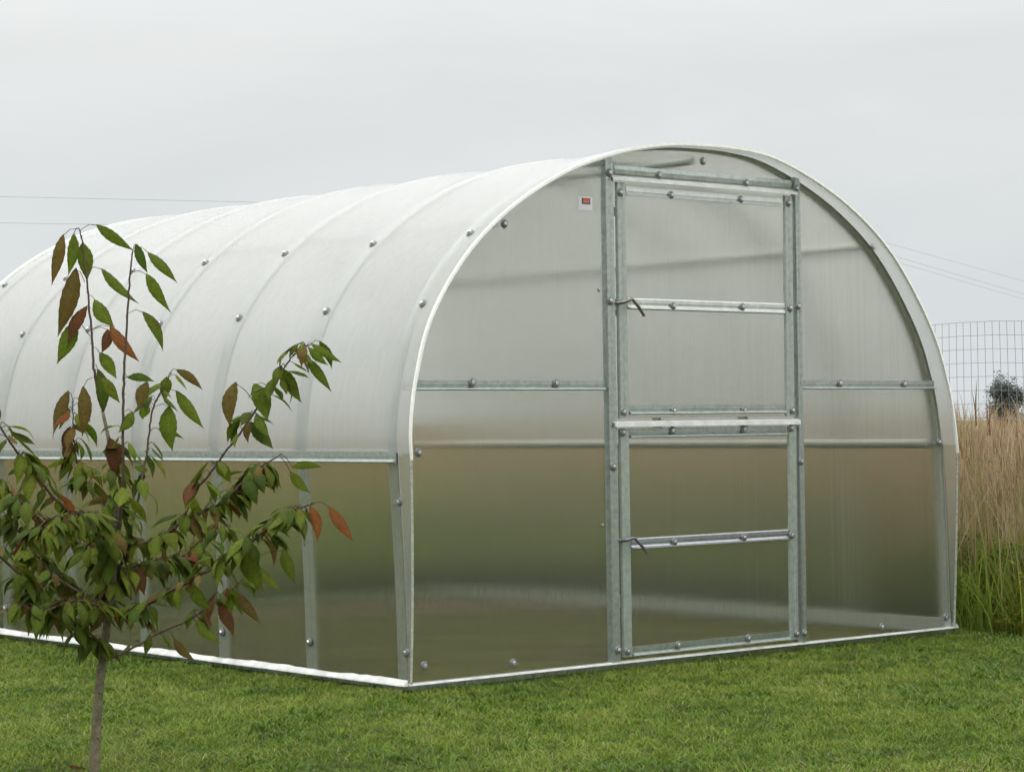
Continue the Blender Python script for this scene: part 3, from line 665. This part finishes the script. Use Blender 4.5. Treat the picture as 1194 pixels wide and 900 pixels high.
w = RNG.uniform(.0032,.0056,n); lean = RNG.uniform(.4,1.7,n)
g1 = np.array([.086,.146,.012]); g2 = np.array([.155,.208,.027]); straw = np.array([.26,.225,.10]); dk = np.array([.036,.062,.009])
t = np.clip(.35+.9*(c1-.5)+.9*(c2-.5)+.5*(c3-.5)+RNG.normal(0,.22,n),0,1)[:,None]
col = g1*(1-t)+g2*t
d_ = np.clip((.5-c4)*2.8+(.42-c2)*.8,0,1)[:,None]*.75; col = col*(1-d_)+dk*d_
sp = RNG.random(n) < (.035+.22*np.clip(c2-.52,0,1)*2*(c4 > .4)); col[sp] = straw*RNG.uniform(.6,1.15,(sp.sum(),1))
col *= 1.18*RNG.uniform(.7,1.3,(n,1))
col[inside] = col[inside]*.95+np.array([.03,.020,.006])
V, Q, Cc = blades(x,y,h,w,lean,col,GZ-.002,3,21)
# low broad-leaved weeds, clover and longer missed tufts growing in the same mown cover
m = np.flatnonzero((vnoise(x,y,.23,14) > .70) & (RNG.random(n) < .11) & ~inside); k = len(m)
wc = np.array([.066,.118,.016])*RNG.uniform(.7,1.5,(k,1))
V2, Q2, C2 = blades(x[m],y[m],RNG.uniform(.018,.036,k),RNG.uniform(.009,.017,k),RNG.uniform(.6,1.6,k),wc,GZ,3,22)
m = np.flatnonzero((vnoise(x,y,.16,15) > .78) & (RNG.random(n) < .10) & ~inside & ~near_wall); k = len(m)
wc = np.array([.105,.175,.022])*RNG.uniform(.7,1.25,(k,1))
V3, Q3, C3 = blades(x[m],y[m],RNG.uniform(.032,.055,k),RNG.uniform(.003,.005,k),RNG.uniform(.4,1.3,k),wc,GZ,3,23)
m = np.flatnonzero(near_wall & ~inside & (RNG.random(n) < .35)); k = len(m)
wc = np.array([.075,.115,.022])*RNG.uniform(.6,1.2,(k,1))
V4, Q4, C4 = blades(x[m],y[m],RNG.uniform(.026,.050,k),RNG.uniform(.003,.0045,k),RNG.uniform(.3,1.3,k),wc,GZ,3,24)
Q = np.concatenate([Q, Q2+len(V), Q3+len(V)+len(V2), Q4+len(V)+len(V2)+len(V3)]); V = np.concatenate([V,V2,V3,V4]); Cc = np.concatenate([Cc,C2,C3,C4])
tag(big_mesh('lawn_grass', V, Q, M['blade'], Cc), kind='stuff')

# broadleaf weeds and longer tufts dotted through the lawn are part of the same mown cover
# ---------------------------------------------------------------- tall grass beyond the lawn
def field(n, x0, x1, y0, y1, seed, dens_edge=None):
    r = np.random.default_rng(seed); x = r.uniform(x0,x1,n); y = r.uniform(y0,y1,n); return x, y, r
VS, QS, CS = [], [], []; off = 0
def push(V, Q, Cc):
    global off
    VS.append(V); QS.append(Q+off); CS.append(Cc); off += len(V)
tan1 = np.array([.34,.25,.15]); tan2 = np.array([.46,.37,.245]); brn = np.array([.20,.125,.06]); olv1 = np.array([.29,.235,.10]); olv2 = np.array([.37,.315,.15]); gr1 = np.array([.150,.205,.026]); gr2 = np.array([.23,.26,.055])
def stand(x, y, r, sc=1.0, seed=0, seg=5, plume=True, ta=tan1, tb=tan2):
    n = len(x)
    cl = vnoise(x,y,.55,31); c2 = vnoise(x,y,1.7,32)
    # stalks
    h = (.62+.46*r.random(n)+.14*cl+.10*c2)*sc; t = r.random((n,1)); col = ta*(1-t)+tb*t
    if seed == 50: m = y > 1.3; col[m] = (olv1*(1-t)+olv2*t)[m]*.8
    bb = r.random(n) < .14; col[bb] = brn
    gg = r.random(n) < .14; col[gg] = gr2
    push(*blades(x,y,h,r.uniform(.0035,.0065,n),np.abs(r.normal(0,.22,n))+.03+.75*(r.random(n) < .16)*r.random(n),col,GZ,seg,seed+1))
    if plume:                                          # seed heads
        m = r.random(n) < .55; xx, yy, hh = x[m], y[m], h[m]; k = len(xx); az = r.random(k)*6.283
        t = r.random((k,1)); cc = tb*(1-t)+np.array([.30,.19,.11])*t; cc[r.random(k) < .22] = brn
        for j in range(6):
            a_ = az + r.normal(0,.5,k)
            push(*blades(xx+r.normal(0,.012,k),yy+r.normal(0,.012,k),hh*r.uniform(.10,.22,k),r.uniform(.003,.007,k),r.uniform(.1,.7,k),cc*r.uniform(.8,1.2,(k,1)),GZ+hh*r.uniform(.74,.9,k),3,seed+5+j,a_))
def greens(x, y, r, hlo, hhi, cols, seed, w=(.006,.011), lean=(.15,.8), seg=4):
    n = len(x); t = r.random((n,1)); col = cols[0]*(1-t)+cols[1]*t; col *= r.uniform(.7,1.25,(n,1))
    cl = vnoise(x,y,.35,33)
    push(*blades(x,y,(hlo+(hhi-hlo)*r.random(n))*(.6+.8*cl),r.uniform(*w,n),r.uniform(*lean,n),col,GZ,seg,seed))
def edge_ok(x, y): return x > 3.80 + .12*np.sin(y*2.3)+.06*np.sin(y*6.1)
# strip along the fence line, seen directly
x, y, r = field(8500, 3.72, 6.9, -2.6, 6.0, 41); e = edge_ok(x,y); x, y = x[e], y[e]
m = (x > np.where(y > 1.3, 4.75, 4.06)+.10*np.sin(y*3.7)-.28*(r.random(len(x)) < .3)); stand(x[m], y[m], r, 1.0, 50)
x, y, r = field(9000, 3.66, 6.0, -2.6, 1.3, 42); e = (x > 3.70+.10*np.sin(y*2.3)+.05*np.sin(y*6.1)) & (r.random(len(x)) < .7); greens(x[e],y[e],r,.16,.52,(gr1,gr2),60)
x, y, r = field(13000, 3.74, 4.8, 1.0, 6.0, 142); greens(x,y,r,.22,.52,(gr1,gr2),160,lean=(.3,1.2))
x, y, r = field(12000, 4.6, 6.8, 1.0, 6.0, 143); greens(x,y,r,.35,1.05,(gr1,gr2),161)
x, y, r = field(9000, 3.64, 5.0, -2.6, 6.0, 43); e = x > 3.64+.08*np.sin(y*5.3); greens(x[e],y[e],r,.12,.34,(np.array([.085,.14,.02]),np.array([.15,.21,.035])),61,(.007,.012),(.3,1.0))
x, y, r = field(9000, 4.15, 6.4, -2.6, 6.0, 44); greens(x,y,r,.45,.95,(tan1,np.array([.2,.19,.08])),62,(.005,.009),(.2,1.3),5)
# leafy weeds bushing out low along the edge
n_ = 60000; r = np.random.default_rng(77); x = r.uniform(3.66,4.5,n_); y = r.uniform(-2.6,6,n_)
k_ = (x > 3.70+.09*np.sin(y*2.9)+.05*np.sin(y*7.1)) & (vnoise(x,y,.30,61) > .30); x, y = x[k_], y[k_]; n_ = len(x)
top = (.08+.62*vnoise(x,y,.26,62)**1.2)*np.clip((x-3.62)/.25,.25,1); zz = GZ + top*np.sqrt(r.random(n_))
c_ = np.where((vnoise(x,y,.33,63) > .62)[:,None], np.array([.22,.215,.03]), np.array([.105,.175,.022]))*r.uniform(.55,1.3,(n_,1))
V_, Q_, C_ = blades(x,y,r.uniform(.010,.03,n_),r.uniform(.008,.020,n_),r.uniform(.8,3.2,n_),c_,0,3,66)
V_ = V_.reshape(n_,-1,3); V_[:,:,2] += zz[:,None]; push(V_.reshape(-1,3), Q_, C_)
# deeper field to the right and behind
x, y, r = field(9000, 6.6, 16, -4, 22, 45); stand(x, y, r, 1.0, 70, 3, ta=olv1, tb=olv2)
x, y, r = field(9000, 6.0, 13, -4, 20, 46); greens(x,y,r,.3,.7,(gr1,gr2),80,(.010,.018),seg=2)
x, y, r = field(11000, -3.5, 6.6, 6.4, 15, 47); stand(x, y, r, 1.0, 90, 3, ta=olv1, tb=olv2)
x, y, r = field(16000, -3.5, 6.6, 4.95, 6.5, 48); greens(x,y,r,.22,.55,(gr1,gr2),100,(.007,.013),(.3,1.1),3)
x, y, r = field(9000, -3.5, 6.6, 6.4, 13, 148); greens(x,y,r,.3,.95,(gr1,gr2),101,(.010,.018),seg=2)
x, y, r = field(9000, 10, 60, -5, 70, 49); m = (np.hypot(x,y) > 16); stand(x[m], y[m], r, 1.0, 110, 2, False)
# a few stems that stand above the rest near the fence
xs_ = np.array([4.02,4.05,4.10,4.35,4.18,4.6,4.25,4.45]); ys_ = np.array([.20,.13,.26,-.02,.05,.12,.30,.45]); rr = np.random.default_rng(3)
hs_ = np.array([1.30,1.18,1.24,1.20,1.16,1.22,1.18,1.2])+.04
push(*blades(xs_,ys_,hs_,np.full(8,.006),rr.uniform(.05,.16,8),np.tile(tan1,(8,1)),GZ,6,131))
push(*blades(xs_+.03,ys_,hs_*.16,np.full(8,.0085),np.full(8,.22),np.tile(np.array([.16,.085,.05]),(8,1)),GZ+hs_*.84,4,131))
tag(big_mesh('tall_grass', np.concatenate(VS), np.concatenate(QS), M['stalk'], np.concatenate(CS)), kind='stuff')

# ---------------------------------------------------------------- wire fence
FN = empty('wire_fence', (4.3, 1.0, GZ)); tag(FN, 'welded wire mesh fence rising out of tall dry grass beside the greenhouse', 'fence')
def seat3(o):
    o.parent = FN; o.matrix_parent_inverse = Matrix.Translation((-4.3,-1.0,-GZ)); return o
mb = MB(); FY0, FY1 = -4.0, 12.0
def sagz(y): return .010*math.sin(y*1.9)+.006*math.sin(y*5.3)
def bow(y, z): return 4.3+.012*math.sin(y*2.7+z*3)
def prism4(p, q, r):
    p = Vector(p); q = Vector(q); d = (q-p).normalized(); a = d.orthogonal().normalized(); b = d.cross(a)
    c = [a*r, b*r, -a*r, -b*r]; o = len(mb.v)
    mb.v += [tuple(p+k) for k in c]+[tuple(q+k) for k in c]
    for k in range(4): mb.f.append((o+k,o+(k+1) % 4,o+4+(k+1) % 4,o+4+k)); mb.m.append(0)
zt = 1.602
ks = [zt-.0762*i for i in range(21)]
ny = 64
for z in ks:
    for i in range(ny):
        ya = FY0+(FY1-FY0)*i/ny; yb_ = FY0+(FY1-FY0)*(i+1)/ny
        prism4((bow(ya,z),ya,z+sagz(ya)),(bow(yb_,z),yb_,z+sagz(yb_)), .0016)
yy = FY0
while yy < FY1:
    j = random.uniform(-.003,.003)
    for a, b in ((ks[-1],.9),(.9,zt)):
        prism4((bow(yy,a)+.003,yy+j*(a > .5),a+sagz(yy)),(bow(yy,b)+.003,yy+j*.5,b+sagz(yy)), .0014)
    yy += .0508
seat3(mb.build('wire_mesh', M['wire'], None, recalc=False))
for y in (-3.6,-1.2,2.2,4.7,7.2,9.7,11.9):
    mb = MB(); mb.box((4.312,y-.018,GZ-.1),(4.318,y+.018,1.66)); mb.box((4.318,y-.003,GZ-.1),(4.348,y+.003,1.66))
    seat3(mb.build('fence_post', M['post'], None))

# ---------------------------------------------------------------- power lines and pole
def wire(name, pts, r, label, sag=0):
    P = [Vector(p) for p in pts]; Q = []
    for i in range(len(P)-1):
        p0 = P[max(i-1,0)]; p1 = P[i]; p2 = P[i+1]; p3 = P[min(i+2,len(P)-1)]
        for k in range(8):
            t = k/8; Q.append(p1.lerp(p2, t) - Vector((0,0,sag*4*t*(1-t))))
    Q.append(P[-1]); mb = MB(); mb.tube(Q, r, 6)
    tag(mb.build(name, M['cable'], None, smooth='all'), label, 'power line', 'power lines crossing the grey sky')
wire('power_line', [(14.782,72.925,9.374),(29.813,60.153,8.695),(35.825,55.044,8.43),(46.134,46.29,7.856)], .0042, 'upper of the two thin wires left of the greenhouse roof')
wire('power_line', [(14.803,72.971,8.304),(29.83,60.189,7.837),(33.05,57.451,7.715),(46.151,46.326,7.011)], .0042, 'lower of the two thin wires left of the greenhouse roof')
wire('power_line', [(46.105,46.23,9.264),(62.0,51.9,8.42),(80.048,56.876,7.279),(148.37,71.214,3.422)], .0042, 'topmost of the three faint wires sloping down right of the greenhouse')
wire('power_line', [(46.112,46.245,8.926),(68.312,53.709,7.566),(80.06,56.902,6.688),(148.379,71.234,2.942)], .0042, 'middle of the three faint wires sloping down right of the greenhouse')
wire('power_line', [(46.121,46.264,8.475),(68.317,53.718,7.352),(80.065,56.912,6.451),(148.384,71.244,2.701)], .0038, 'lowest of the three faint wires sloping down right of the greenhouse')
PO = empty('utility_pole', (46.12,46.3,GZ)); tag(PO, 'wooden utility pole carrying the wires, hidden behind the greenhouse', 'utility pole')
def seat4(o): o.parent = PO; o.matrix_parent_inverse = Matrix.Translation((-46.12,-46.3,-GZ)); return o
mb = MB(); mb.tube([(46.25,46.3,GZ-.2),(46.25,46.3,5),(46.25,46.3,9.35)], [.15,.13,.10], 12); seat4(mb.build('shaft', M['pole'], None, smooth=50))
for z in (9.25,8.9,8.45,7.85,7.0):
    mb = MB(); mb.tube([(46.25,46.3,z-.04),(46.12,46.27,z)], [.03,.04], 8); seat4(mb.build('insulator', M['cable'], None))

# ---------------------------------------------------------------- distant trees
def tree(name, x, y, h, w, ncl, label, col, trunk_h, seed, cat='tree'):
    r = random.Random(seed); root = empty(name, (x,y,GZ)); tag(root, label, cat)
    mb = MB(); mb.tube([(0,0,-.1),(.02*h,0,h*.4),(-.01*h,.01*h,h*.75)], [.035*h,.025*h,.010*h], 8)
    for k in range(7):
        a = r.uniform(0,6.28); z = h*r.uniform(.25,.6); mb.tube([(0,0,z),(math.cos(a)*w*.2,math.sin(a)*w*.2,z+h*.12),(math.cos(a)*w*.38,math.sin(a)*w*.38,z+h*.2)], [.012*h,.009*h,.004*h], 6)
    o = mb.build('trunk', M['trunk'], None, smooth='all'); o.parent = root
    v = []; f = []; c = []
    lobes = [(r.uniform(-.32,.32)*w, r.uniform(-.32,.32)*w, r.uniform(.25,.80)*h, r.uniform(.16,.30)*w) for q in range(11)]
    for k in range(ncl):
        u = r.random(); a = r.uniform(0,6.28); z = trunk_h + (h-trunk_h)*u
        rad = w*.5*((max(0,1-(1.9*u-.9)**2))**.35)*math.sqrt(r.random())*(.85+.2*math.sin(3*a+u*9))
        lb = r.choice(lobes); cx = lb[0]+r.gauss(0,.5)*lb[3]; cy = lb[1]+r.gauss(0,.5)*lb[3]; z = lb[2]+r.gauss(0,.55)*lb[3]*1.3; cc = r.uniform(.85,1.12)
        for q in range(44):
            p = Vector((cx+r.gauss(0,.07*w), cy+r.gauss(0,.07*w), z+r.gauss(0,.05*h)))
            s = r.uniform(.012,.026)*h; d1 = Vector((r.uniform(-1,1),r.uniform(-1,1),r.uniform(-1,1))).normalized()*s; d2 = d1.orthogonal().normalized()*s*.55
            o_ = len(v); v += [p-d1, p+d2, p+d1, p-d2]; f.append((o_,o_+1,o_+2,o_+3)); kk = cc*r.uniform(.8,1.2); c += [(col[0]*kk,col[1]*kk,col[2]*kk,1)]*4
    o = big_mesh('crown', np.array([tuple(p) for p in v]), np.array(f), M['far_leaf'], np.array(c)); o.parent = root
tree('distant_tree', 116.25, 85.6, 3.95, 2.3, 260, 'small far grey green tree behind the wire fence, rounded crown against the sky', (.115,.14,.125), .6, 5)
tree('distant_bush', 92.6, 66.3, 2.05, 2.2, 50, 'low dark green bush beyond the fence at the foot of the far tree', (.10,.12,.07), .1, 6, 'bush')

# ---------------------------------------------------------------- light, sky, camera
SUN_EL, SUN_AZ = math.radians(58), math.radians(200)
sun = bpy.data.lights.new('sun', 'SUN'); sun.energy = 1.0; sun.angle = math.radians(30); sun.color = (1,.98,.95)
so = bpy.data.objects.new('sun', sun); COL.objects.link(so)
sd = Vector((math.sin(SUN_AZ)*math.cos(SUN_EL), math.cos(SUN_AZ)*math.cos(SUN_EL), math.sin(SUN_EL)))
so.rotation_euler = sd.to_track_quat('Z','Y').to_euler(); so.location = (0,0,20)
W = bpy.data.worlds.new('World'); SC.world = W; W.use_nodes = True
nt = W.node_tree; nt.nodes.clear(); out = nt.nodes.new('ShaderNodeOutputWorld')
sky = N(nt, 'ShaderNodeTexSky', sky_type='NISHITA'); sky.sun_disc = False; sky.sun_elevation = SUN_EL; sky.sun_rotation = SUN_AZ; sky.dust_density = 4; sky.air_density = 1
b1 = N(nt, 'ShaderNodeBackground'); b1.inputs['Strength'].default_value = .10; L(nt, sky.outputs[0], b1.inputs['Color'])
tc = N(nt, 'ShaderNodeTexCoord'); sx = N(nt, 'ShaderNodeSeparateXYZ'); L(nt, tc.outputs['Generated'], sx.inputs[0])
gr = ramp(nt, sx.outputs['Z'], [(0.0,(.660,.700,.725)),(.06,(.670,.705,.715)),(.16,(.715,.730,.722)),(.40,(1.38,1.40,1.38)),(1.0,(2.50,2.51,2.47))])
mp = N(nt, 'ShaderNodeMapping'); mp.inputs['Scale'].default_value = (1,1,3.2); L(nt, tc.outputs['Generated'], mp.inputs['Vector'])
cn = noise(nt, 3.6, 7, .55, mp.outputs['Vector'], .4)
cr = ramp(nt, cn.outputs['Fac'], [(.3,(.935,.937,.945)),(.7,(1.045,1.045,1.04))])
mu = N(nt, 'ShaderNodeMix', data_type='RGBA', blend_type='MULTIPLY'); mu.inputs['Factor'].default_value = 1; L(nt, gr.outputs['Color'], mu.inputs['A']); L(nt, cr.outputs['Color'], mu.inputs['B'])
b2 = N(nt, 'ShaderNodeBackground'); L(nt, mu.outputs['Result'], b2.inputs['Color'])
ms = N(nt, 'ShaderNodeMixShader'); ms.inputs['Fac'].default_value = .93; L(nt, b1.outputs[0], ms.inputs[1]); L(nt, b2.outputs[0], ms.inputs[2]); L(nt, ms.outputs[0], out.inputs['Surface'])

cam = bpy.data.cameras.new('camera'); co = bpy.data.objects.new('camera', cam); COL.objects.link(co); SC.camera = co
Fw = Vector((.64805085,.76023596,.04551231)); Rt = Vector((.7613295,-.64824933,-.01225543)); Up = Vector((-.0201863,-.04259201,.9988886))
mt = Matrix.Identity(4)
for i in range(3): mt[i][0] = Rt[i]; mt[i][1] = Up[i]; mt[i][2] = -Fw[i]
mt.translation = (-5.89900,-7.60362,1.08634); co.matrix_world = mt
cam.sensor_fit = 'HORIZONTAL'; cam.sensor_width = 36; cam.lens = 36*2660.74/1194; cam.shift_y = -(450-371.19)/1194
cam.clip_start = .1; cam.clip_end = 2000
SC.view_settings.view_transform = 'Standard'; SC.view_settings.look = 'None'; SC.view_settings.exposure = 0.17; SC.view_settings.gamma = 1; SC.view_settings.use_curve_mapping = False
SC.render.engine = 'CYCLES'; cy = SC.cycles
cy.use_denoising = True
try: cy.denoiser = 'OPENIMAGEDENOISE'; cy.denoising_input_passes = 'RGB_ALBEDO'
except Exception: pass
cy.max_bounces = 20; cy.transmission_bounces = 16; cy.transparent_max_bounces = 16; cy.diffuse_bounces = 5; cy.glossy_bounces = 5
cy.caustics_refractive = True; cy.caustics_reflective = True; cy.blur_glossy = .3; cy.sample_clamp_indirect = 8
SC.render.film_transparent = False
